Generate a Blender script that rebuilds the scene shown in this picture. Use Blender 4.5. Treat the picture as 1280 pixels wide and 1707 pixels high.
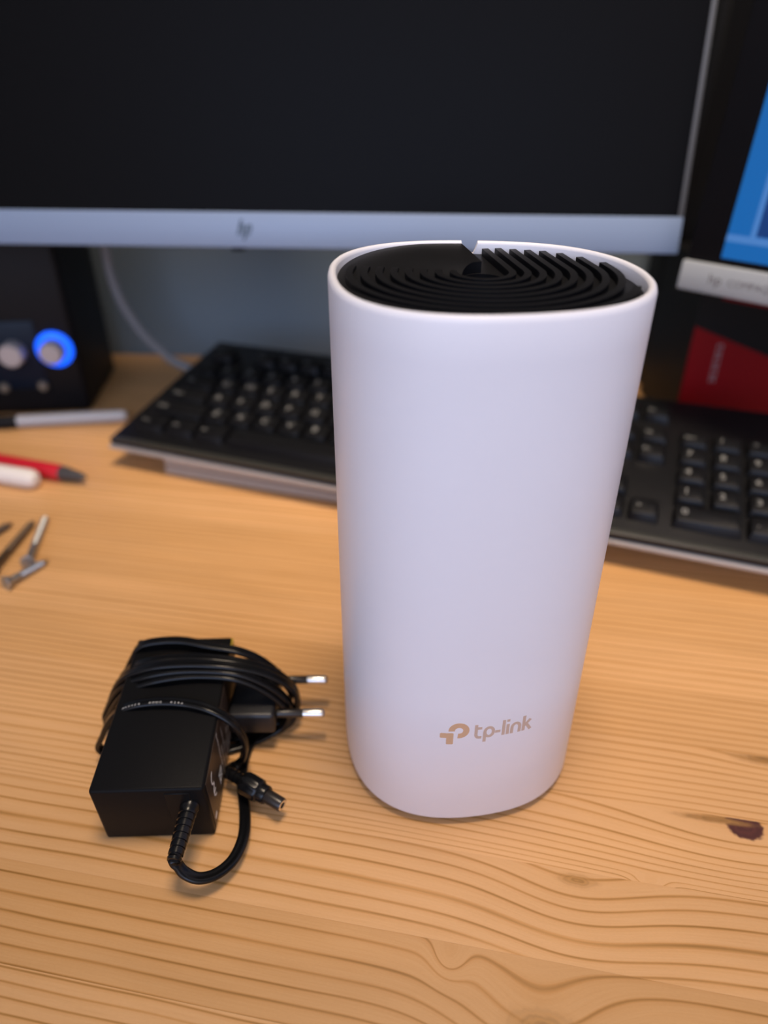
import bpy, bmesh, math, random
from mathutils import Vector, Matrix
from math import pi, sin, cos, radians, hypot

# ------------------------------------------------------------------ reset
for o in list(bpy.data.objects):
    bpy.data.objects.remove(o, do_unlink=True)
SC = bpy.context.scene
COL = SC.collection
MM = 0.001
random.seed(4)

# ------------------------------------------------------------------ camera (all layout numbers are millimetres)
FPX, TH, RO, CAMH = 1190.24, 0.5585097, -0.0012857, 239.15
FW = Vector((0, cos(TH), -sin(TH)))
_r0 = Vector((1, 0, 0)); _u0 = _r0.cross(FW)
RT = _r0 * cos(RO) + _u0 * sin(RO)
UP = -_r0 * sin(RO) + _u0 * cos(RO)
CAM = Vector((0, 0, CAMH))
cd = bpy.data.cameras.new('camera'); cam = bpy.data.objects.new('camera', cd); COL.objects.link(cam)
cd.sensor_fit = 'VERTICAL'; cd.sensor_height = 36.0; cd.sensor_width = 27.0
cd.lens = FPX * 36.0 / 1707.0
cd.clip_start = 0.01; cd.clip_end = 20
m = Matrix((RT, UP, -FW)).transposed().to_4x4(); m.translation = CAM * MM
cam.matrix_world = m
cd.dof.use_dof = True; cd.dof.focus_distance = 0.232; cd.dof.aperture_fstop = 5.2
SC.camera = cam

# ------------------------------------------------------------------ world, lights, exposure
SC.view_settings.view_transform = 'Standard'; SC.view_settings.look = 'None'
SC.view_settings.gamma = 1; SC.view_settings.use_curve_mapping = False
SC.view_settings.exposure = 0.0
w = bpy.data.worlds.new('room_air'); SC.world = w; w.use_nodes = True
bg = w.node_tree.nodes['Background']; bg.inputs[0].default_value = (1.0, 0.945, 1.03, 1); bg.inputs[1].default_value = 1.04

def area_light(name, loc, target, size, power, color, sy=None):
    l = bpy.data.lights.new(name, 'AREA'); l.energy = power; l.color = color; l.size = size
    if sy: l.shape = 'RECTANGLE'; l.size_y = sy
    o = bpy.data.objects.new(name, l); COL.objects.link(o); o.location = loc
    d = Vector(target) - Vector(loc); o.rotation_euler = d.to_track_quat('-Z', 'Y').to_euler()
    return o
LAMP = (0.10, 0.20, 1.45)
ll = area_light('ceiling_lamp_light', LAMP, (0.12, 0.60, 0), 0.40, 3.2, (1.0, 0.80, 0.60)); ll.data.spread = radians(56)
area_light('window_light', (-0.30, -1.75, 0.75), (0.0, 0.25, 0.1), 1.5, 14.0, (0.32, 0.54, 1.0), 1.0)

# ------------------------------------------------------------------ helpers
def at(px, py, z=0.0):
    d = FW * FPX + RT * (px - 640) - UP * (py - 853.5)
    return CAM + d * ((z - CAMH) / d.z)

def empty(name, label, cat, loc=(0, 0, 0), rot=(0, 0, 0), group=None):
    o = bpy.data.objects.new(name, None); COL.objects.link(o)
    o.location = Vector(loc) * MM; o.rotation_euler = rot
    o.empty_display_size = 0.02
    tag(o, label, cat, group); return o

def tag(o, label=None, cat=None, group=None, kind=None):
    if label: o['label'] = label
    if cat: o['category'] = cat
    if group: o['group'] = group
    if kind: o['kind'] = kind
    return o

class MB:
    """collects geometry in millimetres, builds one mesh object"""
    def __init__(s): s.bm = bmesh.new()
    def box(s, x0, x1, y0, y1, z0, z1, bev=0.0, seg=2, M=None):
        g = bmesh.ops.create_cube(s.bm, size=1.0)['verts']
        for v in g:
            v.co = Vector(((x0 + x1) / 2 + v.co.x * (x1 - x0), (y0 + y1) / 2 + v.co.y * (y1 - y0), (z0 + z1) / 2 + v.co.z * (z1 - z0)))
        vs = set(g)
        if bev:
            ed = list({e for v in g for e in v.link_edges})
            r = bmesh.ops.bevel(s.bm, geom=ed, offset=bev, segments=seg, profile=0.5, affect='EDGES')
            vs = {v for f in r['faces'] for v in f.verts} | {v for v in g if v.is_valid}
        if M is not None:
            for v in vs: v.co = M @ v.co
        return s
    def lathe(s, prof, M=None, seg=32, cap=True, ripple=None):
        """prof: list of (radius, height) along local z"""
        rings = []
        for r, h in prof:
            ring = []
            for i in range(seg):
                a = 2 * pi * i / seg
                rr = r * (1 + (ripple(a, h) if ripple else 0))
                p = Vector((rr * cos(a), rr * sin(a), h))
                ring.append(s.bm.verts.new(M @ p if M is not None else p))
            rings.append(ring)
        for a, b in zip(rings, rings[1:]):
            for i in range(seg):
                j = (i + 1) % seg
                s.bm.faces.new((a[i], a[j], b[j], b[i]))
        if cap:
            s.bm.faces.new(list(reversed(rings[0]))); s.bm.faces.new(rings[-1])
        return s
    def sweep(s, pts, prof, wid, closed_prof=True, cap=True):
        """pts polyline, wid preferred width axis per point, prof list of (w,h) offsets"""
        n = len(pts); rings = []
        for i, p in enumerate(pts):
            t = (pts[min(i + 1, n - 1)] - pts[max(i - 1, 0)]).normalized()
            W = wid[i] - t * wid[i].dot(t)
            W = W.normalized() if W.length > 1e-6 else t.orthogonal().normalized()
            N = t.cross(W).normalized()
            rings.append([s.bm.verts.new(p + W * a + N * b) for a, b in prof])
        k = len(prof)
        for a, b in zip(rings, rings[1:]):
            for i in range(k):
                j = (i + 1) % k
                s.bm.faces.new((a[i], a[j], b[j], b[i]))
        if cap:
            s.bm.faces.new(list(reversed(rings[0]))); s.bm.faces.new(rings[-1])
        return s
    def prism(s, poly, fn, d0, d1):
        """poly in 2D, fn(x,y,d)->3D, extruded from d0 to d1"""
        a = [s.bm.verts.new(fn(x, y, d0)) for x, y in poly]; b = [s.bm.verts.new(fn(x, y, d1)) for x, y in poly]
        n = len(poly)
        s.bm.faces.new(list(reversed(a))); s.bm.faces.new(b)
        for i in range(n):
            j = (i + 1) % n; s.bm.faces.new((a[i], a[j], b[j], b[i]))
        return s
    def stroke(s, pts, width, fn, d0, d1, cap=True):
        """thick polyline as quads strip prism, wrapped by fn"""
        n = len(pts); L = []; R = []
        for i in range(n):
            a = Vector(pts[max(i - 1, 0)]); b = Vector(pts[min(i + 1, n - 1)])
            t = (b - a).normalized(); nn = Vector((-t.y, t.x)); p = Vector(pts[i])
            L.append(p + nn * width / 2); R.append(p - nn * width / 2)
        for i in range(n - 1):
            q = [R[i], R[i + 1], L[i + 1], L[i]]
            s.prism([(v.x, v.y) for v in q], fn, d0, d1)
        return s
    def build(s, name, mat, parent=None, smooth=40, label=None, loc=None):
        bmesh.ops.recalc_face_normals(s.bm, faces=s.bm.faces)
        for v in s.bm.verts: v.co *= MM
        me = bpy.data.meshes.new(name); s.bm.to_mesh(me); s.bm.free()
        if mat: me.materials.append(mat)
        if smooth:
            for p in me.polygons: p.use_smooth = True
            me.set_sharp_from_angle(angle=radians(smooth))
        o = bpy.data.objects.new(name, me); COL.objects.link(o)
        if parent: o.parent = parent
        if loc is not None: o.location = Vector(loc) * MM
        if label: o['label'] = label
        return o

def catmull(P, sub=8):
    out = []
    n = len(P)
    for i in range(n - 1):
        p0, p1, p2, p3 = P[max(i - 1, 0)], P[i], P[i + 1], P[min(i + 2, n - 1)]
        for k in range(sub):
            t = k / sub
            out.append(0.5 * ((2 * p1) + (p2 - p0) * t + (2 * p0 - 5 * p1 + 4 * p2 - p3) * t * t + (3 * p1 - p0 - 3 * p2 + p3) * t ** 3))
    out.append(P[-1]); return out

def circ(r, n=12, cx=0, cy=0):
    return [(cx + r * cos(2 * pi * i / n), cy + r * sin(2 * pi * i / n)) for i in range(n)]

# ------------------------------------------------------------------ materials
def mat(name, col, rough=0.5, metal=0.0, spec=0.5, noise=0.0, nscale=900.0, bump=0.0, emit=None, estr=0.0, coat=0.0):
    mt = bpy.data.materials.new(name); mt.use_nodes = True
    nt = mt.node_tree; b = nt.nodes['Principled BSDF']
    b.inputs['Base Color'].default_value = (*col, 1); b.inputs['Roughness'].default_value = rough
    b.inputs['Metallic'].default_value = metal; b.inputs['Specular IOR Level'].default_value = spec
    b.inputs['Coat Weight'].default_value = coat
    if emit: b.inputs['Emission Color'].default_value = (*emit, 1); b.inputs['Emission Strength'].default_value = estr
    if noise or bump:
        tc = nt.nodes.new('ShaderNodeTexCoord'); n = nt.nodes.new('ShaderNodeTexNoise')
        n.inputs['Scale'].default_value = nscale; n.inputs['Detail'].default_value = 3
        nt.links.new(tc.outputs['Object'], n.inputs['Vector'])
        if noise:
            mr = nt.nodes.new('ShaderNodeMapRange'); mr.inputs['To Min'].default_value = 1 - noise; mr.inputs['To Max'].default_value = 1 + noise
            nt.links.new(n.outputs['Fac'], mr.inputs['Value'])
            mx = nt.nodes.new('ShaderNodeVectorMath'); mx.operation = 'SCALE'; mx.inputs[0].default_value = col
            nt.links.new(mr.outputs[0], mx.inputs['Scale']); nt.links.new(mx.outputs[0], b.inputs['Base Color'])
        if bump:
            bp = nt.nodes.new('ShaderNodeBump'); bp.inputs['Strength'].default_value = bump; bp.inputs['Distance'].default_value = 0.0002
            nt.links.new(n.outputs['Fac'], bp.inputs['Height']); nt.links.new(bp.outputs[0], b.inputs['Normal'])
    return mt

M_white = mat('white_plastic', (0.80, 0.80, 0.86), 0.38, noise=0.015, nscale=60)
M_base = mat('grey_rubber', (0.10, 0.09, 0.10), 0.6, noise=0.05)
M_cap = mat('black_plastic_matte', (0.006, 0.006, 0.007), 0.45, spec=0.16, noise=0.1)
M_gold = mat('bronze_print', (0.62, 0.40, 0.25), 0.45, noise=0.03)
M_text = mat('bronze_print_pale', (0.57, 0.43, 0.35), 0.45, noise=0.03)
M_adapter = mat('black_plastic_fine_grain', (0.006, 0.006, 0.0065), 0.42, spec=0.08, noise=0.1, nscale=2500, bump=0.25)
M_cable = mat('black_vinyl', (0.004, 0.004, 0.0045), 0.25, spec=0.32, noise=0.1)
M_sleeve = mat('black_sleeve', (0.018, 0.014, 0.012), 0.3, noise=0.1)
M_steel = mat('nickel', (0.78, 0.74, 0.68), 0.25, 1.0, noise=0.04)
M_print = mat('white_print', (0.8, 0.8, 0.8), 0.5, noise=0.1)
M_plug = mat('black_plug_plastic', (0.012, 0.012, 0.014), 0.36, spec=0.5, noise=0.2, nscale=2500, bump=0.4)
M_lbl = mat('brown_black_label', (0.035, 0.024, 0.02), 0.4, noise=0.1)
M_sticker = mat('yellow_sticker', (0.45, 0.33, 0.02), 0.4, noise=0.05)
M_kb = mat('black_keyboard_plastic', (0.007, 0.007, 0.008), 0.38, spec=0.22, noise=0.1)
M_key = mat('black_key_plastic', (0.006, 0.006, 0.007), 0.34, spec=0.22, noise=0.1)
M_legend = mat('white_legend', (0.30, 0.30, 0.29), 0.5, noise=0.03)
M_kbbase = mat('grey_keyboard_shell', (0.46, 0.42, 0.38), 0.45, noise=0.03)
M_case = mat('silver_grey_case', (0.40, 0.35, 0.31), 0.4, noise=0.04)
M_casedk = mat('dark_grey_seam', (0.12, 0.10, 0.09), 0.5, noise=0.04)
M_silver = mat('silver_plastic', (0.215, 0.285, 0.42), 0.45, 0.1, noise=0.02)
M_silver2 = mat('warm_silver_plastic', (0.40, 0.43, 0.45), 0.42, 0.1, noise=0.02)
M_trim = mat('dark_silver_trim', (0.11, 0.11, 0.11), 0.45, 0.2, noise=0.02)
M_screen = mat('dark_screen', (0.0035, 0.0035, 0.004), 0.36, spec=0.05, noise=0.05)
M_blackgloss = mat('black_bezel', (0.006, 0.006, 0.0075), 0.4, spec=0.1, noise=0.05)
M_logo = mat('grey_blue_logo', (0.05, 0.08, 0.12), 0.4, noise=0.02)
M_txt = mat('grey_lettering', (0.10, 0.09, 0.09), 0.5, noise=0.02)
M_blue = mat('blue_desktop', (0.0, 0.0, 0.0), 0.4, emit=(0.0, 0.115, 0.40), estr=1.0, noise=0)
M_blue2 = mat('blue_window', (0.0, 0.0, 0.0), 0.4, emit=(0.0, 0.035, 0.17), estr=1.0)
M_blue3 = mat('blue_line', (0.0, 0.0, 0.0), 0.4, emit=(0.06, 0.20, 0.52), estr=1.0)
M_icon = mat('pale_icon', (0.0, 0.0, 0.0), 0.4, emit=(0.35, 0.5, 0.55), estr=1.0)
M_speaker = mat('black_speaker', (0.005, 0.005, 0.006), 0.5, spec=0.2, noise=0.1)
M_panel = mat('blue_black_panel', (0.004, 0.010, 0.022), 0.35, spec=0.18, noise=0.1)
M_knob = mat('silver_knob', (0.50, 0.46, 0.44), 0.4, 0.3, noise=0.03)
M_led = mat('blue_led_ring', (0.0, 0.02, 0.1), 0.4, emit=(0.0, 0.10, 1.0), estr=1.8)
M_jack = mat('jack_ring', (0.25, 0.23, 0.18), 0.4, 0.6, noise=0.05)
M_cord = mat('grey_white_cord', (0.27, 0.27, 0.275), 0.5, noise=0.03)
M_whitepen = mat('white_pen', (0.44, 0.45, 0.48), 0.4, noise=0.02)
M_red = mat('red_plastic', (0.55, 0.008, 0.022), 0.35, noise=0.04)
M_dk = mat('dark_grey_tip', (0.05, 0.045, 0.045), 0.45, noise=0.05)
M_cream = mat('cream_white_rubber', (0.80, 0.74, 0.68), 0.6, noise=0.02)
M_screw = mat('zinc_screw', (0.42, 0.42, 0.41), 0.38, 0.9, noise=0.15, nscale=400)
M_screwdk = mat('dark_screw', (0.16, 0.11, 0.07), 0.42, 0.8, noise=0.15, nscale=400)
M_redbox = mat('red_card', (0.20, 0.002, 0.005), 0.45, spec=0.2, noise=0.06)
M_blackbox = mat('black_card', (0.005, 0.005, 0.006), 0.5, spec=0.2, noise=0.08)
M_boxtxt = mat('grey_box_print', (0.30, 0.24, 0.25), 0.5, noise=0.05)
M_wall = mat('grey_wall_paint', (0.17, 0.215, 0.245), 0.85, noise=0.03, nscale=20, bump=0.05)
M_room = mat('pale_room_paint', (0.62, 0.60, 0.57), 0.9, noise=0.02, nscale=10)
M_floor = mat('brown_floor', (0.22, 0.13, 0.07), 0.6, noise=0.2, nscale=8)

def wood(name, seed, pitch, bumps, knots, tone=1.0, ramp_strength=1.18, jitter=1.6, wav=2.2, chirp=None):
    """pine stave: growth rings along local v, bent by bumps around knots"""
    mt = bpy.data.materials.new(name); mt.use_nodes = True
    nt = mt.node_tree; N = nt.nodes; L = nt.links; b = N['Principled BSDF']
    def math_(op, a, c=None, clamp=False):
        n = N.new('ShaderNodeMath'); n.operation = op; n.use_clamp = clamp
        for i, x in enumerate((a, c)):
            if x is None: continue
            if isinstance(x, (int, float)): n.inputs[i].default_value = x
            else: L.new(x, n.inputs[i])
        return n.outputs[0]
    def noise(vec, scale, det=2.0, rough=0.5):
        n = N.new('ShaderNodeTexNoise'); n.inputs['Scale'].default_value = scale; n.inputs['Detail'].default_value = det
        n.inputs['Roughness'].default_value = rough; L.new(vec, n.inputs['Vector']); return n.outputs['Fac']
    def comb(x, y, z):
        c = N.new('ShaderNodeCombineXYZ')
        for i, q in enumerate((x, y, z)):
            if isinstance(q, (int, float)): c.inputs[i].default_value = q
            else: L.new(q, c.inputs[i])
        return c.outputs[0]
    tc = N.new('ShaderNodeTexCoord'); sp = N.new('ShaderNodeSeparateXYZ'); L.new(tc.outputs['Object'], sp.inputs[0])
    u = math_('MULTIPLY', sp.outputs[0], 1000.0); v = math_('MULTIPLY', sp.outputs[1], 1000.0)
    # slow waviness of the grain
    wv = noise(comb(math_('MULTIPLY', u, 0.010), math_('MULTIPLY', v, 0.03), seed * 3.1), 1.0, 2.0)
    vv = math_('ADD', v, math_('MULTIPLY', math_('SUBTRACT', wv, 0.5), 2 * wav))
    def gauss(cu, cv, su, sv):
        a = math_('DIVIDE', math_('SUBTRACT', u, cu), su); c = math_('DIVIDE', math_('SUBTRACT', v, cv), sv)
        r2 = math_('ADD', math_('MULTIPLY', a, a), math_('MULTIPLY', c, c))
        return math_('EXPONENT', math_('MULTIPLY', r2, -1.0))
    for cu, cv, su, sv, A in bumps:
        vv = math_('ADD', vv, math_('MULTIPLY', gauss(cu, cv, su, sv), A))
    # uneven ring spacing
    sp1 = noise(comb(math_('MULTIPLY', vv, 0.09), seed * 5.7, 0.0), 1.0, 1.0)
    t = math_('ADD', math_('DIVIDE', vv, pitch), math_('MULTIPLY', math_('SUBTRACT', sp1, 0.5), jitter))
    if chirp:   # rings crowd together away from v = chirp[0]
        q_ = math_('SUBTRACT', vv, chirp[0]); t = math_('ADD', t, math_('MULTIPLY', math_('MULTIPLY', q_, q_), chirp[1]))
    fr = math_('FRACT', t)
    fb = noise(comb(math_('MULTIPLY', u, 0.05), math_('MULTIPLY', vv, 1.6), seed), 1.0, 3.0, 0.6)
    # ring profile: slow rise to a dark late-wood line, quick fall
    cr = N.new('ShaderNodeValToRGB'); L.new(fr, cr.inputs[0])
    e = cr.color_ramp.elements
    e[0].position = 0.0; e[0].color = (0.35, 0.35, 0.35, 1); e[1].position = 1.0; e[1].color = (0.45, 0.45, 0.45, 1)
    for p_, q_ in ((0.07, 0.04), (0.55, 0.07), (0.80, 0.24), (0.92, 1.0), (0.965, 0.8)):
        x = cr.color_ramp.elements.new(p_); x.color = (q_, q_, q_, 1)
    # line strength changes from ring to ring
    rs = noise(comb(math_('FLOOR', t), seed * 2.3, math_('MULTIPLY', u, 0.004)), 3.7, 1.0)
    ring = math_('MULTIPLY', cr.outputs[0], math_('ADD', math_('MULTIPLY', rs, 1.1), 0.25))
    ring = math_('ADD', math_('MULTIPLY', ring, 0.78 * ramp_strength), math_('MULTIPLY', math_('SUBTRACT', fb, 0.5), 0.30), clamp=True)
    c2 = N.new('ShaderNodeValToRGB'); L.new(ring, c2.inputs[0]); e = c2.color_ramp.elements
    e[0].position = 0.0; e[0].color = (0.705 * tone, 0.40 * tone ** 1.25, 0.175 * tone ** 2, 1)
    e[1].position = 1.0; e[1].color = (0.28 * tone, 0.132 * tone ** 1.25, 0.022 * tone ** 2, 1)
    x = c2.color_ramp.elements.new(0.35); x.color = (0.62 * tone, 0.315 * tone ** 1.25, 0.105 * tone ** 2, 1)
    col = c2.outputs[0]
    # broad colour drift and fine pores
    dr = noise(comb(math_('MULTIPLY', u, 0.012), math_('MULTIPLY', v, 0.05), seed * 1.7), 1.0, 2.0)
    po = noise(comb(math_('MULTIPLY', u, 0.9), math_('MULTIPLY', v, 3.0), seed), 1.0, 2.0)
    k = math_('ADD', math_('ADD', math_('MULTIPLY', dr, 0.22), math_('MULTIPLY', po, 0.10)), 0.84)
    sc = N.new('ShaderNodeVectorMath'); sc.operation = 'SCALE'; L.new(col, sc.inputs[0]); L.new(k, sc.inputs['Scale'])
    col = sc.outputs[0]
    for cu, cv, su, sv, kc, hard in knots:
        a = math_('DIVIDE', math_('SUBTRACT', u, cu), su); c = math_('DIVIDE', math_('SUBTRACT', v, cv), sv)
        wob = math_('MULTIPLY', math_('SUBTRACT', noise(comb(math_('MULTIPLY', u, .35), math_('MULTIPLY', v, .35), seed), 1.0, 2.0), .5), 0.55)
        r = math_('ADD', math_('SQRT', math_('ADD', math_('MULTIPLY', a, a), math_('MULTIPLY', c, c))), wob)
        mr = N.new('ShaderNodeMapRange'); mr.interpolation_type = 'SMOOTHSTEP'
        mr.inputs['From Min'].default_value = 1.0 + hard; mr.inputs['From Max'].default_value = max(0.05, 1.0 - hard)
        L.new(r, mr.inputs['Value'])
        rg = math_('ADD', math_('MULTIPLY', math_('SINE', math_('MULTIPLY', r, 14.0)), 0.14), 1.0)
        ks = N.new('ShaderNodeVectorMath'); ks.operation = 'SCALE'; ks.inputs[0].default_value = kc; L.new(rg, ks.inputs['Scale'])
        mx = N.new('ShaderNodeMix'); mx.data_type = 'RGBA'; L.new(mr.outputs[0], mx.inputs['Factor'])
        L.new(col, mx.inputs[6]); L.new(ks.outputs[0], mx.inputs[7]); col = mx.outputs[2]
    L.new(col, b.inputs['Base Color'])
    b.inputs['Roughness'].default_value = 0.42; b.inputs['Specular IOR Level'].default_value = 0.42
    bp = N.new('ShaderNodeBump'); bp.inputs['Strength'].default_value = 0.12; bp.inputs['Distance'].default_value = 0.0002
    L.new(fb, bp.inputs['Height']); L.new(bp.outputs[0], b.inputs['Normal'])
    return mt

# ------------------------------------------------------------------ room shell
FLOOR = -740.0
WALL_A = radians(-4.3)
def struct(name, mb, m_): o = mb.build(name, m_, None, smooth=0); o['kind'] = 'structure'; return o
WM = Matrix.Translation((0, 660, 0)) @ Matrix.Rotation(WALL_A, 4, 'Z')
struct('wall_back', MB().box(-1500, 1600, 0, 80, FLOOR, 1760, M=WM), M_wall)
struct('wall_left', MB().box(-1580, -1500, -2300, 60, FLOOR, 1760, M=WM), M_room)
struct('wall_right', MB().box(1600, 1680, -2300, 60, FLOOR, 1760, M=WM), M_room)
struct('floor', MB().box(-1580, 1680, -2400, 80, FLOOR - 60, FLOOR, M=WM), M_floor)
struct('ceiling', MB().box(-1580, 1680, -2400, 80, 1760, 1820, M=WM), M_room)
lampt = empty('ceiling_lamp', 'round white ceiling lamp above the desk', 'lamp', (LAMP[0] * 1000, LAMP[1] * 1000, 1760))
MB().lathe([(60, 0), (60, -25), (12, -32), (12, -200), (40, -230), (230, -280), (228, -284), (36, -236)], seg=32).build('lamp_shade', M_white, lampt)

# ------------------------------------------------------------------ desk made of glued pine staves
GA = radians(-10.5)
desk = empty('desk', 'pine desk of glued narrow staves carrying everything in view', 'desk', (0, 0, 0), (0, 0, GA))
SPEC = {}
def uv(px, py):
    p = at(px, py); return (p.x * cos(GA) + p.y * sin(GA), -p.x * sin(GA) + p.y * cos(GA))
def B(px, py, su, sv, A): q = uv(px, py); return (q[0], q[1], su, sv, A)
def K(px, py, su, sv, c, h): q = uv(px, py); return (q[0], q[1], su, sv, c, h)
V0 = 187.0; PW = 31.9
KN = (0.085, 0.022, 0.016); KL2 = (0.42, 0.21, 0.06); KL = (0.34, 0.17, 0.05); KM = (0.40, 0.20, 0.06)
SPEC[0] = dict(pitch=4.4, chirp=(219, -0.0018), bumps=[B(1290, 1270, 22, 9, 4)], knots=[K(1290, 1266, 14, 3.4, KL, .6)], jitter=1.0, wav=1.0)       # 187..219
SPEC[-1] = dict(pitch=6.5, chirp=(188, -0.0048), bumps=[B(1240, 1385, 38, 20, 9), B(1085, 1474, 6, 3.0, 5), B(1150, 1400, 70, 40, 4)],
                knots=[K(1241, 1378, 6.6, 5.2, KN, .12), K(1190, 1366, 12, 1.3, KL, .6)], jitter=2.0, wav=1.0)               # 155..187
SPEC[-2] = dict(pitch=5.6, bumps=[B(955, 1500, 26, 34, 7.0), B(1010, 1540, 60, 40, 3)], knots=[K(962, 1468, 5, 1.8, KL2, .9)], jitter=1.0, wav=1.2)
SPEC[-3] = dict(pitch=5.4, bumps=[B(748, 1598, 5.5, 7, 7), B(900, 1720, 26, 17, 15)], knots=[K(905, 1715, 8, 4, KL2, .9)], jitter=1.2, wav=1.2)
SPEC[1] = dict(pitch=3.6, bumps=[], knots=[], jitter=1.2, wav=1.2)
SPEC[2] = dict(pitch=4.2, bumps=[], knots=[], jitter=1.4, wav=1.2)
for i in range(-11, 17):
    sp = SPEC.get(i, dict(pitch=random.uniform(3.4, 6.0), bumps=[], knots=[], jitter=1.4, wav=1.6))
    tone = {-3: 0.88, -4: 0.98, -2: 1.0, -1: 1.04, 0: 1.02}.get(i, random.uniform(0.95, 1.06))
    m_ = wood('pine_stave', i * 1.37 + 20, tone=tone, **sp)
    v0 = V0 + i * PW
    # the back of the desk is cut along the wall
    poly = [(-700, v0 + 0.01), (760, v0 + 0.01), (760, v0 + PW - 0.01), (-700, v0 + PW - 0.01)]
    def gap(q):
        X = q[0] * cos(GA) - q[1] * sin(GA); Y = q[0] * sin(GA) + q[1] * cos(GA)
        return (660 - 4.0) - Y + math.tan(WALL_A) * X
    out = []
    for a_, b_ in zip(poly, poly[1:] + poly[:1]):
        ga, gb_ = gap(a_), gap(b_)
        if ga >= 0: out.append(a_)
        if (ga >= 0) != (gb_ >= 0):
            t_ = ga / (ga - gb_); out.append((a_[0] + (b_[0] - a_[0]) * t_, a_[1] + (b_[1] - a_[1]) * t_))
    if len(out) >= 3: MB().prism(out, lambda x, y, d: Vector((x, y, d)), -26, 0).build('stave', m_, desk, smooth=0)
for (lx, ly) in ((-660, -110), (720, -110), (-660, 480), (720, 600)):
    MB().box(lx - 30, lx + 30, ly - 30, ly + 30, FLOOR, -26.0, bev=2).build('leg', wood('pine_leg', lx, 7, [], []), desk)

# ------------------------------------------------------------------ mesh router
RC = Vector((28.44, 207.17, 0)); RH = 190.0
A2, B2, A4, B4, A3, B3 = .02577, -.0121, -.02674, -.00744, .02135, .00834
def shp(a): return 1 + A2 * cos(2 * a) + B2 * sin(2 * a) + A4 * cos(4 * a) + B4 * sin(4 * a) + A3 * cos(3 * a) + B3 * sin(3 * a)
def Rz(z): return 45.49 + (45.37 - 45.49) * z / RH
router = empty('mesh_router', 'tall white cylinder router with a black finned top on the pine desk', 'router', (RC.x, RC.y, 0))
SEG = 192
RIMT = 2.5                                    # rim thickness
DIR = Vector((-0.14, 0.99)).normalized()      # fins run back along this
PER = Vector((DIR.y, -DIR.x))
SWC = Vector((29.0 - RC.x, 214.0 - RC.y))     # swirl centre, router coordinates
def perp(x, y): return (Vector((x, y)) - SWC).dot(PER)
# slot azimuth range in the rim
def slot_at(a):
    r = 44 * shp(a); x, y = r * cos(a), r * sin(a)
    return y > 20 and 1.7 < perp(x, y) < 6.0
mb = MB(); bm = mb.bm
prof = [(-3.2, 3.0, 0), (-0.9, 3.0, 0), (0.0, 4.0, 0), (0, 60, 0), (0, 120, 0), (0, 178, 0), (0, 188.2, 1), (-0.35, 189.4, 1), (-1.1, 190.0, 1), (-1.6, 190.0, 1), (-2.2, 189.7, 1), (-RIMT, 188.9, 1), (-RIMT, 180, 0), (-RIMT, 176, 0)]
rings = []
for d, z, rim in prof:
    ring = []
    for i in range(SEG):
        a = 2 * pi * i / SEG
        zz = z
        if rim and slot_at(a): zz = 186.0 + 0.0005 * (z - 188)
        r = (Rz(z) + d) * 1.0
        k = shp(a); rr = Rz(z) * k + d
        ring.append(bm.verts.new((rr * cos(a), rr * sin(a), zz)))
    rings.append(ring)
for a, c in zip(rings, rings[1:]):
    for i in range(SEG):
        j = (i + 1) % SEG; bm.faces.new((a[i], a[j], c[j], c[i]))
mb.build('shell', M_white, router, smooth=50)
mb = MB(); bm = mb.bm; rings = []
for d, z in ((-3.4, 0.0), (-2.6, 0.4), (-2.2, 1.0), (-2.2, 4.2)):
    rings.append([bm.verts.new(((Rz(0) * shp(2 * pi * i / SEG) + d) * cos(2 * pi * i / SEG), (Rz(0) * shp(2 * pi * i / SEG) + d) * sin(2 * pi * i / SEG), z)) for i in range(SEG)])
for a, c in zip(rings, rings[1:]):
    for i in range(SEG):
        j = (i + 1) % SEG; bm.faces.new((a[i], a[j], c[j], c[i]))
bm.faces.new(list(reversed(rings[0]))); bm.faces.new(rings[-1])
mb.build('base_ring', M_base, router, label='dark base recessed under the white shell')
# top cap: floor disc + ramped blade
def rin(a, d=RIMT + 0.05): return Rz(RH) * shp(a) - d
mb = MB(); bm = mb.bm
top = [bm.verts.new((rin(2 * pi * i / SEG) * cos(2 * pi * i / SEG), rin(2 * pi * i / SEG) * sin(2 * pi * i / SEG), 186.0)) for i in range(SEG)]
bot = [bm.verts.new((v.co.x, v.co.y, 178)) for v in top]
hol = [bm.verts.new((SWC.x + 6.2 * cos(2 * pi * i / SEG), SWC.y + 6.2 * sin(2 * pi * i / SEG), 186.0)) for i in range(SEG)]
hob = [bm.verts.new((v.co.x, v.co.y, 178)) for v in hol]
for i in range(SEG):
    j = (i + 1) % SEG
    bm.faces.new((hol[i], top[i], top[j], hol[j])); bm.faces.new((top[i], bot[i], bot[j], top[j])); bm.faces.new((hob[i], hol[i], hol[j], hob[j]))
bm.faces.new(bot); bm.faces.new(hob)
cap = mb.build('top_cap', M_cap, router, label='black vented top with curved fins')
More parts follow.
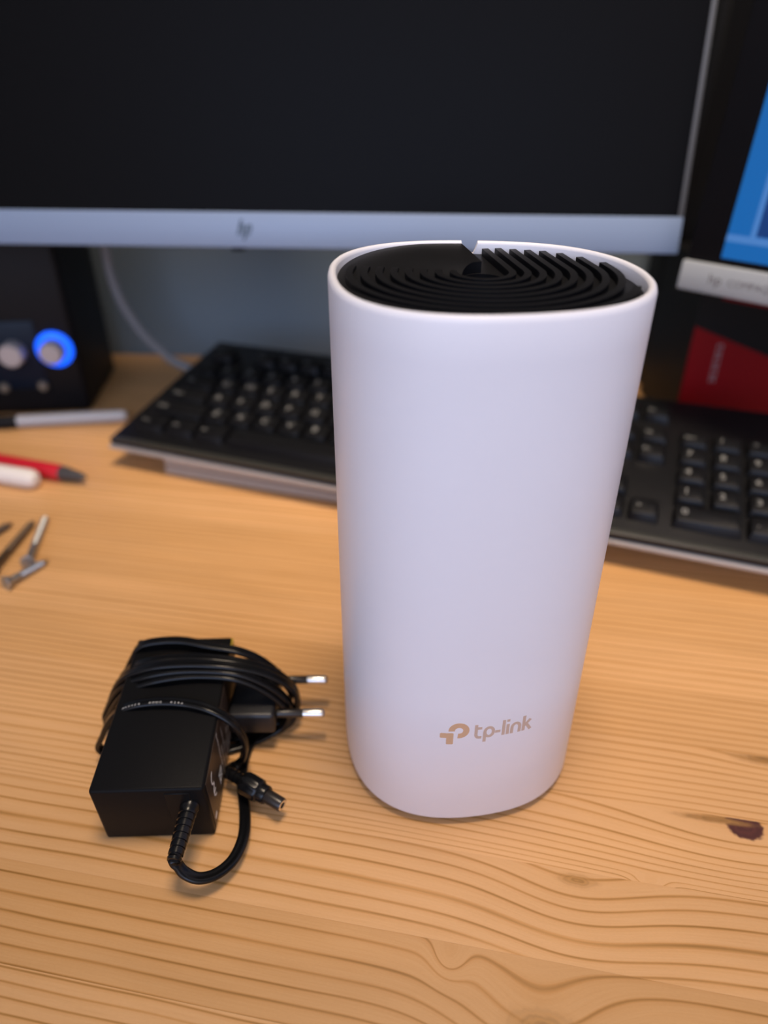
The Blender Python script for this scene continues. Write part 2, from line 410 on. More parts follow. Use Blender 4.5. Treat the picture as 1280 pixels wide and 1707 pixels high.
# blade: sector from DIR round to the left, sloping down as it turns forward
apex = SWC + PER * 1.5
a0 = math.atan2(DIR.y, DIR.x); NA, NR = 40, 26
def rim_hit(o, d):
    t = 0.0
    lo, hi = 0, 100
    for _ in range(40):
        mid = (lo + hi) / 2; q = o + d * mid; a = math.atan2(q.y, q.x)
        if q.length < rin(a): lo = mid
        else: hi = mid
    return lo
mb = MB(); bm = mb.bm; gt = []; gb = []
for i in range(NA + 1):
    a = a0 + radians(98) * i / NA; d = Vector((cos(a), sin(a))); R1 = rim_hit(apex, d)
    f = i / NA; s_ = max(0, min(1, (f - 0.18) / 0.82)); s_ = s_ * s_ * (3 - 2 * s_)
    zt = 189.3 - s_ * 2.9
    gt.append([bm.verts.new((*(apex + d * (7.5 + (R1 - 7.5) * k / NR)), zt)) for k in range(NR + 1)])
    gb.append([bm.verts.new((v.co.x, v.co.y, 183.0)) for v in gt[-1]])
for G, fl in ((gt, 0), (gb, 1)):
    for i in range(NA):
        for k in range(NR):
            q = (G[i][k], G[i][k + 1], G[i + 1][k + 1], G[i + 1][k]); bm.faces.new(q if not fl else tuple(reversed(q)))
for k in range(NR):
    bm.faces.new((gt[0][k], gb[0][k], gb[0][k + 1], gt[0][k + 1])); bm.faces.new((gt[NA][k], gt[NA][k + 1], gb[NA][k + 1], gb[NA][k]))
for i in range(NA):
    bm.faces.new((gt[i][0], gt[i + 1][0], gb[i + 1][0], gb[i][0])); bm.faces.new((gt[i][NR], gb[i][NR], gb[i + 1][NR], gt[i + 1][NR]))
mb.build('blade', M_cap, cap, smooth=30)
# fins
def inside(q, mrg=0.9):
    a = math.atan2(q.y, q.x); return q.length < rin(a) - mrg
FP = [(-1.05, -1.2), (1.05, -1.2), (1.0, 1.9), (.65, 2.3), (0, 2.45), (-.65, 2.3), (-1.0, 1.9)]
for k in range(10):
    r = 8.6 + 4.36 * k
    path = []
    aR = math.atan2(PER.y, PER.x)                      # right side angle
    start = radians(205) - radians(4) * 0
    n = 70
    for i in range(n + 1):
        a = radians(168) + (radians(360) + aR - radians(30 if k >= 8 else 0) - radians(168)) * i / n
        path.append(SWC + Vector((cos(a), sin(a))) * r)
    end = path[-1]
    L = 70
    for i in range(1, 36 if k < 8 else 1): path.append(end + DIR * (L * i / 35))
    runs = []; cur = []
    for q in path:
        if inside(q, 0.6): cur.append(q)
        else:
            if len(cur) > 6: runs.append(cur)
            cur = []
    if len(cur) > 3: runs.append(cur)
    for run in runs:
        # let straight run reach the rim
        z0 = 187.0
        P = [Vector((q.x, q.y, z0)) for q in run]
        W = []
        for i in range(len(P)):
            t = (P[min(i + 1, len(P) - 1)] - P[max(i - 1, 0)]).normalized(); W.append(t.cross(Vector((0, 0, 1))))
        MB().sweep(P, FP, W).build('fin', M_cap, cap, smooth=35)
# printed logo on the front
def wrap(x, y, d):
    """x: arc length in mm from the reference azimuth, y: height, d: offset from the shell"""
    a = LOGA + x / 45.4
    r = Rz(y) * shp(a) + d
    return Vector((r * cos(a), r * sin(a), y))
def surf(px, py):
    """walk the ray to the shell, give (azimuth, height)"""
    d = (FW * FPX + RT * (px - 640) - UP * (py - 853.5)).normalized(); t = 100.0
    while t < 400:
        p = CAM + d * t - RC; a = math.atan2(p.y, p.x)
        if hypot(p.x, p.y) <= Rz(p.z) * shp(a): return a, p.z
        t += 0.02
LOGA, _z = surf(759, 1222)
def LX(px, py): a, z = surf(px, py); return ((a - LOGA) * 45.4, z)
# mark: bar + stem, and an open bowl
p_l = LX(733, 1226); p_r = LX(783, 1213); p_t = LX(765, 1205.5); p_b = LX(750, 1240.5)
HW = p_r[0] - p_l[0]; HT = p_t[1] - p_b[1]; S = HW
x0 = p_l[0]; zb = p_b[1]
def lm(u, v): return (x0 + u * HW, zb + v * HT)
mb = MB()
def rr(mb, u0, u1, v0, v1, c=0.03):
    q = [lm(u0 + c, v0), lm(u1 - c, v0), lm(u1, v0 + c), lm(u1, v1 - c), lm(u1 - c, v1), lm(u0 + c, v1), lm(u0, v1 - c), lm(u0, v0 + c)]
    mb.prism(q, wrap, -0.05, 0.06)
rr(mb, 0.0, 0.24, 0.30, 0.53); rr(mb, 0.22, 0.46, 0.0, 0.53)
cx, cy = 0.64, 0.64
pts = []
for i in range(41):
    a = radians(186) - radians(186 + 98) * i / 40
    pts.append(lm(cx + 0.255 * cos(a) * 0.98, cy + 0.245 * sin(a)))
mb.stroke(pts, 0.215 * HW, wrap, -0.05, 0.06)
mb.build('logo_mark', M_gold, router, smooth=0, label='bronze printed round emblem')
# lettering tp-link as strokes
t_l = LX(789, 1228); t_r = LX(885, 1206)
b1 = LX(800, 1229.5); b2 = LX(868, 1219)
XW = t_r[0] - t_l[0]; base = (b1[1] + b2[1]) / 2
hx = LX(838, 1201)[1] - LX(838, 1226)[1]                # ascender height
U = XW / 6.05                                            # letter unit (x-height about 1.0 U)
def arc(cx, cy, rx, ry, a, b, n=12): return [(cx + rx * cos(radians(a + (b - a) * i / n)), cy + ry * sin(radians(a + (b - a) * i / n))) for i in range(n + 1)]
XH = hx * 0.66; SWD = XH * 0.235
GL = []
h = SWD / 2
GL += [[(0.22, 1.30), (0.22, 0.38)], arc(0.52, 0.36, .30, .30, 180, 270) + [(0.78, 0.06)], [(0.22, 0.95), (0.78, 0.95)]]                            # t
GL += [[(1.08, 0.98 - .45), (1.08, -0.42)], arc(1.50, 0.52, .42, .43, 0, 360, 26)]                                                              # p
GL += [[(2.10, 0.46), (2.62, 0.46)]]                                                                                                           # -
GL += [[(2.92, 1.46), (2.92, 0.02)], [(3.34, 1.0), (3.34, 0.02)], [(3.34, 1.24), (3.34, 1.46)]]                                                # l i
GL += [[(3.76, 0.02), (3.76, 0.60)] + arc(4.15, 0.58, .39, .37, 180, 0, 14) + [(4.54, 0.02)]]                                                     # n
GL += [[(4.96, 1.46), (4.96, 0.02)], [(5.02, 0.50), (5.62, 1.02)], [(5.24, 0.62), (5.70, 0.02)]]                                                 # k
def gx(u, v): return (t_l[0] + u * XW / 5.75, base + v * XH)
mb = MB()
for g in GL: mb.stroke([gx(*q) for q in g], SWD, wrap, -0.05, 0.05)
mb.build('logo_lettering', M_text, router, smooth=0, label='pale bronze printed lettering')

# ------------------------------------------------------------------ power adapter with wrapped cable
AO = Vector((-81.5, 158.6, 0)); TILT = radians(4.4)
adapter = empty('power_adapter', 'black wall-plug power adapter with its cable wound round it beside the router', 'power adapter', tuple(AO))
def AM(): return Matrix.Translation(Vector((0, 0, 0))) @ Matrix.Rotation(radians(1.8), 4, 'Z') @ Matrix.Rotation(TILT, 4, 'X')
AMX = AM()
MB().box(-19.8, 19.6, 0, 71, 0, 29.6, bev=1.2, seg=3, M=AMX).build('body', M_adapter, adapter)
# fine seam groove lip near the front and cable outlet recess
MB().box(5.6, 14.4, -0.35, 0.8, 12.5, 27.5, bev=0.3, seg=1, M=AMX).build('outlet_frame', M_adapter, adapter)
# label on the right-hand face
lab = MB().box(19.55, 19.75, 2.5, 46, 1.8, 28.2, M=AMX).build('label', M_lbl, adapter, smooth=0, label='dark label with small white print on the right face')
def face(y, z, d): return AMX @ Vector((19.76 + d, y, z))
mb = MB()
def fstroke(pts, wd): mb.stroke(pts, wd, face, 0.0, 0.05)
fstroke([(11.5 - 3.2 * cos(radians(t)), 20.4 + 3.2 * sin(radians(t))) for t in range(-75, 76, 10)], 0.7)   # C
fstroke([(9.6 - 3.2 * cos(radians(t)) + 2.0, 13.4 + 3.2 * sin(radians(t))) for t in range(-75, 76, 10)], 0.7)                                             # E
fstroke([(8.4, 13.4), (10.9, 13.4)], 0.6)
fstroke([(4.0, 4.6), (6.6, 4.6)], 1.6)
# crossed-out bin
fstroke([(17, 6), (21.5, 11.5)], .4); fstroke([(17, 11.5), (21.5, 6)], .4); fstroke([(17.6, 6.4), (17.2, 11.2), (21.4, 11.2), (20.9, 6.4), (17.6, 6.4)], .35)
mb.build('label_marks', M_print, lab, smooth=0)
def text_mesh(body, size):
    c = bpy.data.curves.new('t', 'FONT'); c.body = body; c.size = size; c.resolution_u = 2
    c.align_x = 'LEFT'
    o = bpy.data.objects.new('t', c); COL.objects.link(o)
    dg = bpy.context.evaluated_depsgraph_get(); me = bpy.data.meshes.new_from_object(o.evaluated_get(dg))
    bpy.data.objects.remove(o); bpy.data.curves.remove(c)
    return me
def text_obj(body, size, fn, name, mt, parent, center=False, label=None):
    me = text_mesh(body, size)
    if center and len(me.vertices):
        xs = [v.co.x for v in me.vertices]; cxx = (min(xs) + max(xs)) / 2; ys = [v.co.y for v in me.vertices]; cyy = (min(ys) + max(ys)) / 2
    else: cxx = cyy = 0
    for v in me.vertices: v.co = fn(v.co.x - cxx, v.co.y - cyy) * MM
    me.materials.append(mt); o = bpy.data.objects.new(name, me); COL.objects.link(o); o.parent = parent
    if label: o['label'] = label
    return o
LINES = ['SWITCHING POWER ADAPTER', 'MODEL: T120120', 'INPUT: 100-240V~50/60Hz', '0.5A MAX', 'OUTPUT: 12.0V   1.2A', 'CLASS II  IP20']
for i, s_ in enumerate(LINES):
    yy_ = 24.5 + i * 3.2
    text_obj(s_, 1.9, lambda x, y, yy_=yy_: face(yy_ - y * 1.0, 2.6 + x * .95, 0.04), 'label_text', M_print, lab)
# plug block and pins
AX = lambda x, y, z: Vector((x, y, z)) - AO
def wbox(x0, x1, y0, y1, z0, z1, bev): return MB().box(x0 - AO.x, x1 - AO.x, y0 - AO.y, y1 - AO.y, z0, z1, bev=bev, seg=3)
plug = wbox(-62.6, -44.0, 197.5, 225.0, 9.8, 20.4, 1.6).build('plug', M_plug, adapter, label='flat plug block with two round pins')
for py in (203.6, 222.3):
    Mx = Matrix.Translation(AX(-43.6, py, 15.2)) @ Matrix.Rotation(pi / 2, 4, 'Y')
    pin = MB().lathe([(1.75, 0), (1.75, 10.6), (1.5, 10.9)], Mx, 20).build('pin_sleeve', M_sleeve, plug, label='black insulating sleeve')
    MB().lathe([(1.9, 10.5), (1.95, 10.8), (1.95, 18.0), (1.75, 18.8), (1.1, 19.3)], Mx, 20).build('pin', M_steel, plug, label='bare metal pin end')
MB().box(19.4, 19.9, 66.5, 70.6, 24, 29.0, M=AMX).build('sticker', M_sticker, adapter, smooth=0, label='yellow sticker on the far corner')
# strain relief
def axis_matrix(p, q):
    d = (q - p).normalized(); return Matrix.Translation(p) @ d.to_track_quat('Z', 'Y').to_matrix().to_4x4()
ra = AX(-67.9, 158.2, 20.0); rb = AX(-69.4, 138.6, 17.0)
prof = [(3.4, -0.4), (3.4, 2.2)]
for i in range(7):
    z = 2.6 + i * 2.3; rad = 3.15 - 0.09 * i
    prof += [(rad, z), (rad, z + 1.5), (rad - .38, z + 1.7), (rad - .38, z + 2.1)]
prof += [(2.5, 19.0), (2.3, 19.9)]
MB().lathe(prof, axis_matrix(ra, rb), 24).build('strain_relief', M_cable, adapter, label='ribbed cable sleeve at the front face')
# the flat twin cable, one run from the sleeve to the barrel plug
CP = []
Y_ = Vector((0, 1, 0)); X_ = Vector((1, 0, 0))
def cp(p, w_): CP.append((AX(*p) if not isinstance(p, Vector) else p - AO, w_))
cp((-69.4, 138.9, 17.0), X_)
for q in ((296, 1441, 14), (308, 1455, 11), (332, 1464, 8.5), (362, 1456, 6.5), (390, 1431, 5), (406, 1393, 4), (408, 1352, 2.6), (404, 1312, 1.6), (405, 1275, 1.6), (415, 1243, 1.8)):
    cp(at(*q), None)
cp(at(440, 1217, 1.8), None); cp((-60, 203, 1.6), None); cp((-100, 208, 1.5), Y_)
TURNS = [
    [(200, 1165, 6), (205, 1135, 18), (220, 1098, 30), (240, 1074, 37), (298, 1068, 38), (350, 1077, 36.8), (400, 1086, 34.5), (440, 1104, 28.5), (470, 1132, 20), (482, 1165, 10)],
    [(188, 1185, 6), (193, 1155, 16), (209, 1121, 28), (245, 1103, 36), (300, 1096, 37.2), (360, 1098, 37), (420, 1108, 33.5), (468, 1127, 26), (494, 1157, 16), (486, 1195, 5)],
    [(184, 1195, 6), (184, 1168, 16), (203, 1132, 30), (248, 1113, 37), (310, 1107, 38.6), (380, 1110, 37.6), (440, 1122, 32), (484, 1145, 23), (495, 1172, 13), (478, 1208, 3)],
    [(182, 1202, 6), (181, 1176, 15), (203, 1144, 28), (246, 1126, 35.4), (310, 1117, 36.8), (390, 1121, 36), (440, 1139, 29.5), (474, 1163, 20.5), (486, 1187, 10), (466, 1216, 2.4)],
    [(183, 1209, 6), (184, 1187, 14), (207, 1155, 27), (252, 1136, 34.4), (320, 1126, 35.6), (390, 1130, 34.4), (436, 1148, 28), (470, 1173, 19), (480, 1195, 9), (455, 1221, 2.2)],
]
for T in TURNS:
    for q in T: cp(at(*q), Y_)
    e = at(*T[-1]); cp((-60, e.y - 2, 1.7), Y_); cp((-98, e.y - 4, 1.6), Y_)
CP.pop(); CP.pop()
cp((-66, 196, 1.6), Y_); cp((-98, 191, 1.5), Y_)
for q in ((169, 1250, 6), (172, 1224, 16), (187, 1195, 26.5), (217, 1177, 32.6), (262, 1170, 34.2), (310, 1172, 34), (352, 1183, 33), (388, 1205, 28), (407, 1234, 18), (408, 1257, 9), (398, 1272, 4.2), (387, 1280, 4.5)):
    cp(at(*q), Y_)
dc0 = AX(-59.6, 179.6, 9.0); dc1 = AX(-37.6, 165.8, 8.2)
cp(dc0 + AO + Vector((-1.2, 1.6, -2.2)), Y_); cp(dc0 + AO + Vector((0.8, -0.5, 0)), Y_)
P = [c[0] for c in CP]; W = []
for i, c in enumerate(CP):
    if c[1] is None:
        t = (P[min(i + 1, len(P) - 1)] - P[max(i - 1, 0)]).normalized(); wv = t.cross(Vector((0, 0, 1)))
        if W and wv.dot(W[-1]) < 0: wv = -wv
        W.append(wv.normalized())
    else:
        W.append(c[1] if not W or W[-1].dot(c[1]) >= 0 else -c[1])
PP = catmull(P, 8); WW = catmull(W, 8)
for p in PP: p.z = max(p.z, 1.15)
CR = 1.08
c8 = [(CR * 0.98 + CR * cos(radians(t)), CR * sin(radians(t))) for t in range(-120, 121, 30)] + [(-CR * 0.98 - CR * cos(radians(t)), CR * sin(radians(t))) for t in range(120, -121, -30)]
cable = MB().sweep(PP, c8, WW).build('cable', M_cable, adapter, smooth=75, label='flat twin cable wound round the adapter')
# tiny white print along the front turn
idx = [i for i, p in enumerate(PP) if i > len(PP) - 14 * 8 - 4]
acc = 0; chars = 'NAXVER  ADDC  0206'; ci = 0; last = None
for i in idx:
    p = PP[i]; wp = p + AO
    if not (-101 < wp.x < -62 and wp.z > 31.0): continue
    if ci >= len(chars): break
    n = min(i + 1, len(PP) - 1); t = (PP[n] - PP[i]); seg = t.length; t.normalize()
    Wd = WW[i] - t * WW[i].dot(t); Wd.normalize(); Nn = t.cross(Wd)
    if Nn.z < 0: Nn = -Nn
    fwd = Wd if Wd.y > 0 else -Wd
    s = 0.0
    while s < seg and ci < len(chars):
        ch = chars[ci]; ci += 1
        if ch != ' ':
            o_ = p + t * s - fwd * CR * 1.5 + Nn * (CR * 1.02)
            text_obj(ch, 1.3, lambda x, y, o_=o_, t=t, fwd=fwd: o_ + t * x + fwd * y * .9, 'printed_character', M_print, cable)
        s += 1.7
# barrel connector
Mx = axis_matrix(dc0, dc1); LN = (dc1 - dc0).length
prof = [(1.9, -0.5), (2.1, 0)]
for i in range(3): prof += [(2.35, .3 + i * 2.0), (2.4, 1.5 + i * 2.0), (1.95, 1.7 + i * 2.0), (1.95, 2.1 + i * 2.0)]
prof += [(3.0, 6.8), (4.1, 7.8), (4.25, 9), (4.25, 14.6), (3.9, 15.4), (3.5, 15.7), (3.5, 18.2), (3.2, 18.7)]
conn = MB().lathe(prof, Mx, 40, ripple=lambda a, h: (0.035 * (1 if sin(10 * a) > 0 else -1) if 8.5 < h < 15 else 0)).build('barrel_connector', M_cable, adapter, label='black ribbed grip of the barrel plug')
MB().lathe([(2.55, 18), (2.6, 18.5), (2.6, LN - .4), (2.4, LN), (2.05, LN)], Mx, 28).build('barrel', M_sleeve, conn)
mb = MB(); mb.lathe([(2.1, LN - .3), (2.1, LN + .12), (1.25, LN + .12), (1.25, LN - 2.0)], Mx, 28, cap=False); mb.build('contact_ring', M_steel, conn, label='bright metal ring at the tip')
MB().lathe([(1.28, LN + 0.02), (0.9, LN + 0.03)], Mx, 20).build('contact_hole', M_cap, conn)

# ------------------------------------------------------------------ keyboard
KA = radians(-20.5); KT = radians(8.6)
KO = Vector((-191, 444, 13.6))
kb = empty('keyboard', 'black full-size keyboard with pale letters behind the router, tilted on feet', 'keyboard', tuple(KO), (KT, 0, KA))
KW, KD = 455.0, 152.0
MB().box(0, KW, 0, KD, 0.0, 3.4, bev=1.5).build('bottom_shell', M_kbbase, kb, label='grey lower shell edge')
MB().box(1.2, KW - 1.2, 1.4, KD - 1, 3.0, 8.4, bev=2.2, seg=3).build('top_shell', M_kb, kb)
MB().box(2.5, KW - 2.5, 0.9, 5.5, 7.2, 8.7, bev=0.6).build('front_sheen_strip', mat('painted_deck_sheen', (0.035, 0.035, 0.03), 0.4, noise=0.05), kb)  # lighter strip paints the light reflected along the deck's front edge
PT = 19.05; X0 = 13.5
def key_mesh(wu, dep=1.0):
    wd = wu * PT - 1.2; dd = dep * PT - 1.2
    bm = bmesh.new(); b = []; t = []
    lo = [(-wd / 2, -dd / 2), (wd / 2, -dd / 2), (wd / 2, dd / 2), (-wd / 2, dd / 2)]
    rings = []
    for ins, zz in ((0, 6.5), (1.2, 11.6), (2.2, 13.6), (2.9, 13.9)):
        ring = []
        for (x, y) in lo:
            sx, sy = (1 if x > 0 else -1), (1 if y > 0 else -1)
            for k in range(3):
                ang = {(1, 1): 0, (-1, 1): 90, (-1, -1): 180, (1, -1): 270}[(sx, sy)] + 45 * k
                c = 1.2; cx = x - sx * (ins + c); cy = y - sy * (ins + c)
                ring.append(bm.verts.new(((cx + c * cos(radians(ang))) * MM, (cy + c * sin(radians(ang))) * MM, zz * MM)))
        rings.append(ring)
    for a, c in zip(rings, rings[1:]):
        for i in range(12): bm.faces.new((a[i], a[(i + 1) % 12], c[(i + 1) % 12], c[i]))
    bm.faces.new(rings[-1]); bm.faces.new(list(reversed(rings[0])))
    bmesh.ops.recalc_face_normals(bm, faces=bm.faces)
    me = bpy.data.meshes.new('key'); bm.to_mesh(me); bm.free(); me.materials.append(M_key)
    for p in me.polygons: p.use_smooth = True
    me.set_sharp_from_angle(angle=radians(35)); return me
KM_ = {}
LG = {}
def legend_mesh(s, size):
    k = (s, size)
    if k not in LG:
        me = text_mesh(s, size); me.materials.append(M_legend)
        for v in me.vertices: v.co *= MM
        LG[k] = me
    return LG[k]
def key(xu, row_y, wu, s='', dep=1.0, size=5.2):
    k = (wu, dep)
    if k not in KM_: KM_[k] = key_mesh(wu, dep)
    o = bpy.data.objects.new('key', KM_[k]); COL.objects.link(o); o.parent = kb
    o.location = Vector((X0 + (xu + wu / 2) * PT, row_y + (dep - 1) * PT / 2, 0.0)) * MM
    if s:
        l = bpy.data.objects.new('legend', legend_mesh(s, size)); COL.objects.link(l); l.parent = o
        l.location = Vector((-(wu * PT) / 2 + (5.2 if len(s) == 1 else 3.6), -1.5, 13.96)) * MM
    return o
R = [23.0 + PT * i for i in range(5)] + [23.0 + PT * 5.4]
x = 0
for wu, s in ((1.25, 'Ctrl'), (1.25, 'Win'), (1.25, 'Alt'), (6.25, ''), (1.25, 'Alt'), (1.25, 'Win'), (1.25, 'Fn'), (1.25, 'Ctrl')):
    key(x, R[0], wu, s, size=3.2); x += wu
x = 0
for wu, s in [(2.25, 'Shift')] + [(1, c) for c in 'ZXCVBNM,.-'] + [(2.75, 'Shift')]:
    key(x, R[1], wu, s, size=4.2 if len(s) > 1 else 7.4); x += wu
x = 0
for wu, s in [(1.75, 'Caps')] + [(1, c) for c in "ASDFGHJKL;'"] + [(2.25, 'Enter')]:
    key(x, R[2], wu, s, size=4.2 if len(s) > 1 else 7.4); x += wu
x = 0
for wu, s in [(1.5, 'Tab')] + [(1, c) for c in 'QWERTYUIOP[]'] + [(1.5, '\\')]:
    key(x, R[3], wu, s, size=4.2 if len(s) > 1 else 7.4); x += wu
x = 0
for wu, s in [(1, '`')] + [(1, c) for c in '1234567890-='] + [(2, '')]:
    key(x, R[4], wu, s, size=7.4); x += wu
key(0, R[5], 1, 'Esc', size=3.4)
for g, xs in enumerate((2.0, 6.5, 11.0)):
    for j in range(4): key(xs + j, R[5], 1, 'F%d' % (g * 4 + j + 1), size=4)
NX = 15.25
for j, s in enumerate(('Prt', 'Scr', 'Brk')): key(NX + j, R[5], 1, s, size=3)
for j, s in enumerate(('Ins', 'Hm', 'Up')): key(NX + j, R[4], 1, s, size=3.6)
for j, s in enumerate(('Del', 'End', 'Dn')): key(NX + j, R[3], 1, s, size=3.6)
key(NX + 1, R[1], 1, '^', size=6)
for j, s in enumerate('<v>'): key(NX + j, R[0], 1, s, size=4.5)
PX = 18.5
for j, s in enumerate(('Num', '/', '*', '-')): key(PX + j, R[4], 1, s, size=3 if len(s) > 1 else 6.2)
for r_, row in enumerate(('123', '456', '789')):
    for j, s in enumerate(row): key(PX + j, R[1 + r_], 1, s, size=7)
key(PX, R[0], 2, '0', size=7); key(PX + 2, R[0], 1, '.', size=7)
key(PX + 3, R[2], 1, '+', dep=2, size=6); key(PX + 3, R[0], 1, '', dep=2)
for fx in (22, KW - 52):
    MB().box(fx, fx + 30, KD - 16, KD - 8, -33.2, 0.5, bev=0.8).build('foot', M_kb, kb)
# slim case lying under the keyboard's front edge
ca = math.atan2(-39, 120)
case = empty('tablet_case', 'slim silver grey case lying under the front left of the keyboard', 'tablet case', (-151, 433, 0), (0, 0, ca))
MB().box(0, 190, 0, 118, 0.0, 6.2, bev=1.2).build('base', M_case, case)
MB().box(1.5, 188.5, 1.5, 116.5, 6.0, 7.2).build('seam', M_casedk, case)
MB().box(0, 190, 0, 118, 7.0, 12.2, bev=1.6).build('lid', M_case, case)

# ------------------------------------------------------------------ large dark monitor
MO = Vector((178.5, 449.9, 142.0)); ma = math.atan2(449.9 - 481.7, 178.5 + 247.1); mt_ = radians(-9.5)
mon = empty('monitor', 'large monitor with dark screen and silver bottom bezel, across the top', 'monitor', tuple(MO), (mt_, 0, ma))
MWD, MHT = 532.0, 322.0
MB().box(-MWD, 0, 3.0, 24, 0, MHT, bev=2.5).build('housing', M_silver, mon)
MB().box(-MWD, 0, 0, 4.5, 0, 20.9, bev=0.9).build('bottom_bezel', M_silver, mon, label='silver strip below the screen')
MB().box(-MWD + 3.2, -3.2, 1.2, 4.0, 20.9, MHT - 3.2).build('screen', M_screen, mon, smooth=0, label='switched-off dark screen')
for (a, b_) in ((-MWD, -MWD + 3.2), (-3.2, 0)): MB().box(a, b_, 0.3, 5, 20.9, MHT, bev=0.5).build('side_trim', M_trim, mon)
MB().box(-MWD + 3.2, -3.2, 0.3, 5, MHT - 3.2, MHT, bev=0.5).build('top_trim', M_silver, mon)
MB().box(-276.5, -269, 4, 11, -2.2, 0.3, bev=0.6).build('menu_button', M_blackgloss, mon)
# slanted two-letter emblem
mb = MB(); fnm = lambda x, y, d: Vector((-266.2 + x + y * 0.30, -0.02 - d, 10.6 + y))
for g in ([(-3.4, 6.2), (-3.4, -3.2)], [(-3.4, 1.0), (-2.6, 2.6), (-1.2, 2.4), (-1.0, 1.2), (-1.0, -3.2)], [(1.2, 2.8), (1.2, -6.4)], [(1.2, 2.6), (3.2, 2.4), (3.9, 0.6), (3.4, -2.4), (1.2, -2.9)]):
    mb.stroke([(x * 1.0, y * .98) for x, y in g], 1.6, fnm, 0.0, 0.12)
mb.build('logo', M_logo, mon, smooth=0, label='slanted hp emblem')
# support arm from the back of the housing to the wall
MB().box(-326, -206, 24, 34, 110, 230, bev=3).build('mount_plate', M_blackgloss, mon)
MB().box(-286, -246, 33, 185, 185, 215, bev=5).build('wall_arm', M_blackgloss, mon)

# ------------------------------------------------------------------ second monitor, at the right edge
SO = Vector((173.7, 430.0, 127.1))
mon2 = empty('monitor', 'smaller monitor with lit blue screen at the right edge of the frame', 'monitor', tuple(SO), (radians(-6), 0, radians(-45.25)))
SWW, SHH = 470.0, 322.0
fr = MB().box(0.9, SWW, 1.0, 26, 16.0, SHH, bev=2).build('frame', M_blackgloss, mon2, label='black frame')
MB().box(0, SWW, -1.2, 22, 0, 16.4, bev=1.2).build('bottom_bezel', M_silver2, mon2, label='pale silver strip below the blue screen')
scr = MB().box(20.6, SWW - 20, 0.6, 1.6, 20.2, SHH - 20).build('screen', M_blue, mon2, smooth=0, label='lit screen showing a blue desktop')
MB().box(36, 240, 0.45, 0.59, 33.4, 220).build('window_panel', M_blue2, scr, smooth=0)
MB().box(20.6, SWW - 20, 0.40, 0.59, 29.2, 33.0).build('window_border', M_blue3, scr, smooth=0)
MB().box(33, 35.8, 0.40, 0.59, 33.0, 230).build('window_border', M_blue3, scr, smooth=0)
MB().lathe([(2.4, 0), (2.4, 0.4)], Matrix.Translation((44.5, 0.42, 40)) @ Matrix.Rotation(pi / 2, 4, 'X'), 16).build('icon', M_icon, scr, smooth=0)
text_obj('hp', 8.0, lambda x, y: Vector((17.5 + x, -1.26, 5.8 + y)), 'lettering', M_txt, mon2)
text_obj('COMPAQ LA2205', 5.4, lambda x, y: Vector((28.5 + x, -1.26, 6.2 + y)), 'lettering', M_txt, mon2)
MB().box(190, 280, 26, 60, 60, 200, bev=6).build('stand_neck', M_blackgloss, mon2)
mb = MB(); ML = mon2.rotation_euler.to_matrix().inverted()
def tow(x, y, z): return ML @ (Vector((x, y, z)) - SO)
c0 = SO + Vector((cos(radians(-45.25)), sin(radians(-45.25)), 0)) * 235 + Vector((0.71, 0.70, 0)) * 75
MM4 = Matrix.Translation(tow(c0.x, c0.y, 0.8)) @ ML.to_4x4()
MB().lathe([(105, 0), (105, 5), (98, 9), (40, 12)], MM4, 48).build('stand_base', M_blackgloss, mon2)
MB().lathe([(20, 10), (20, 190)], MM4, 32).build('stand_column', M_blackgloss, mon2)

# ------------------------------------------------------------------ red and black box behind the keyboard
bx = empty('product_box', 'black and red cardboard box standing behind the number pad', 'box', (221, 500, 0))
MB().box(0, 150, 0, 78, 0, 124, bev=0.6, seg=1).build('carton', M_blackbox, bx, label='black carton')
mb = MB(); fb_ = lambda x, y, d: Vector((x, -0.02 - d, y))
mb.prism([(0.3, 0.5), (149, 0.5), (149, 25), (58, 59.5), (0.3, 82)], fb_, 0, 0.25); mb.build('red_panel', M_redbox, bx, smooth=0, label='red lower panel with a slanted top edge')
mb = MB(); mb.prism([(15, 101), (149, 76), (149, 123.5), (15, 123.5)], fb_, 0, 0.25); mb.build('red_panel', M_redbox, bx, smooth=0)
mb = MB()
for i in range(7):   # blurred upright wording, letters of unreadable shape
    z0 = 40.0 + i * 4.3
    mb.stroke([(20.0, z0), (20.0, z0 + 3.0)], 1.0, fb_, .26, .34); mb.stroke([(23.2, z0), (23.2, z0 + 3.0)], 1.0, fb_, .26, .34)
    mb.stroke([(20.0, z0 + (0.5 if i % 2 else 2.5)), (23.2, z0 + (0.5 if i % 2 else 2.5))], 1.0, fb_, .26, .34)
mb.build('vertical_lettering', M_boxtxt, bx, smooth=0, label='grey wording running up the panel')

cb = empty('dark_gap_filler', 'tall narrow black block added to fill the shaded gap between the two monitors', 'cabinet', (226, 584, 0))  # added block, stands in for the shadowed wall between the monitors
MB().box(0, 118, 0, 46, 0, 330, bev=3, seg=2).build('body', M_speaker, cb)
MB().box(6, 112, -1.2, 0.5, 8, 322, bev=0.5, seg=1).build('front_panel', M_blackbox, cb)

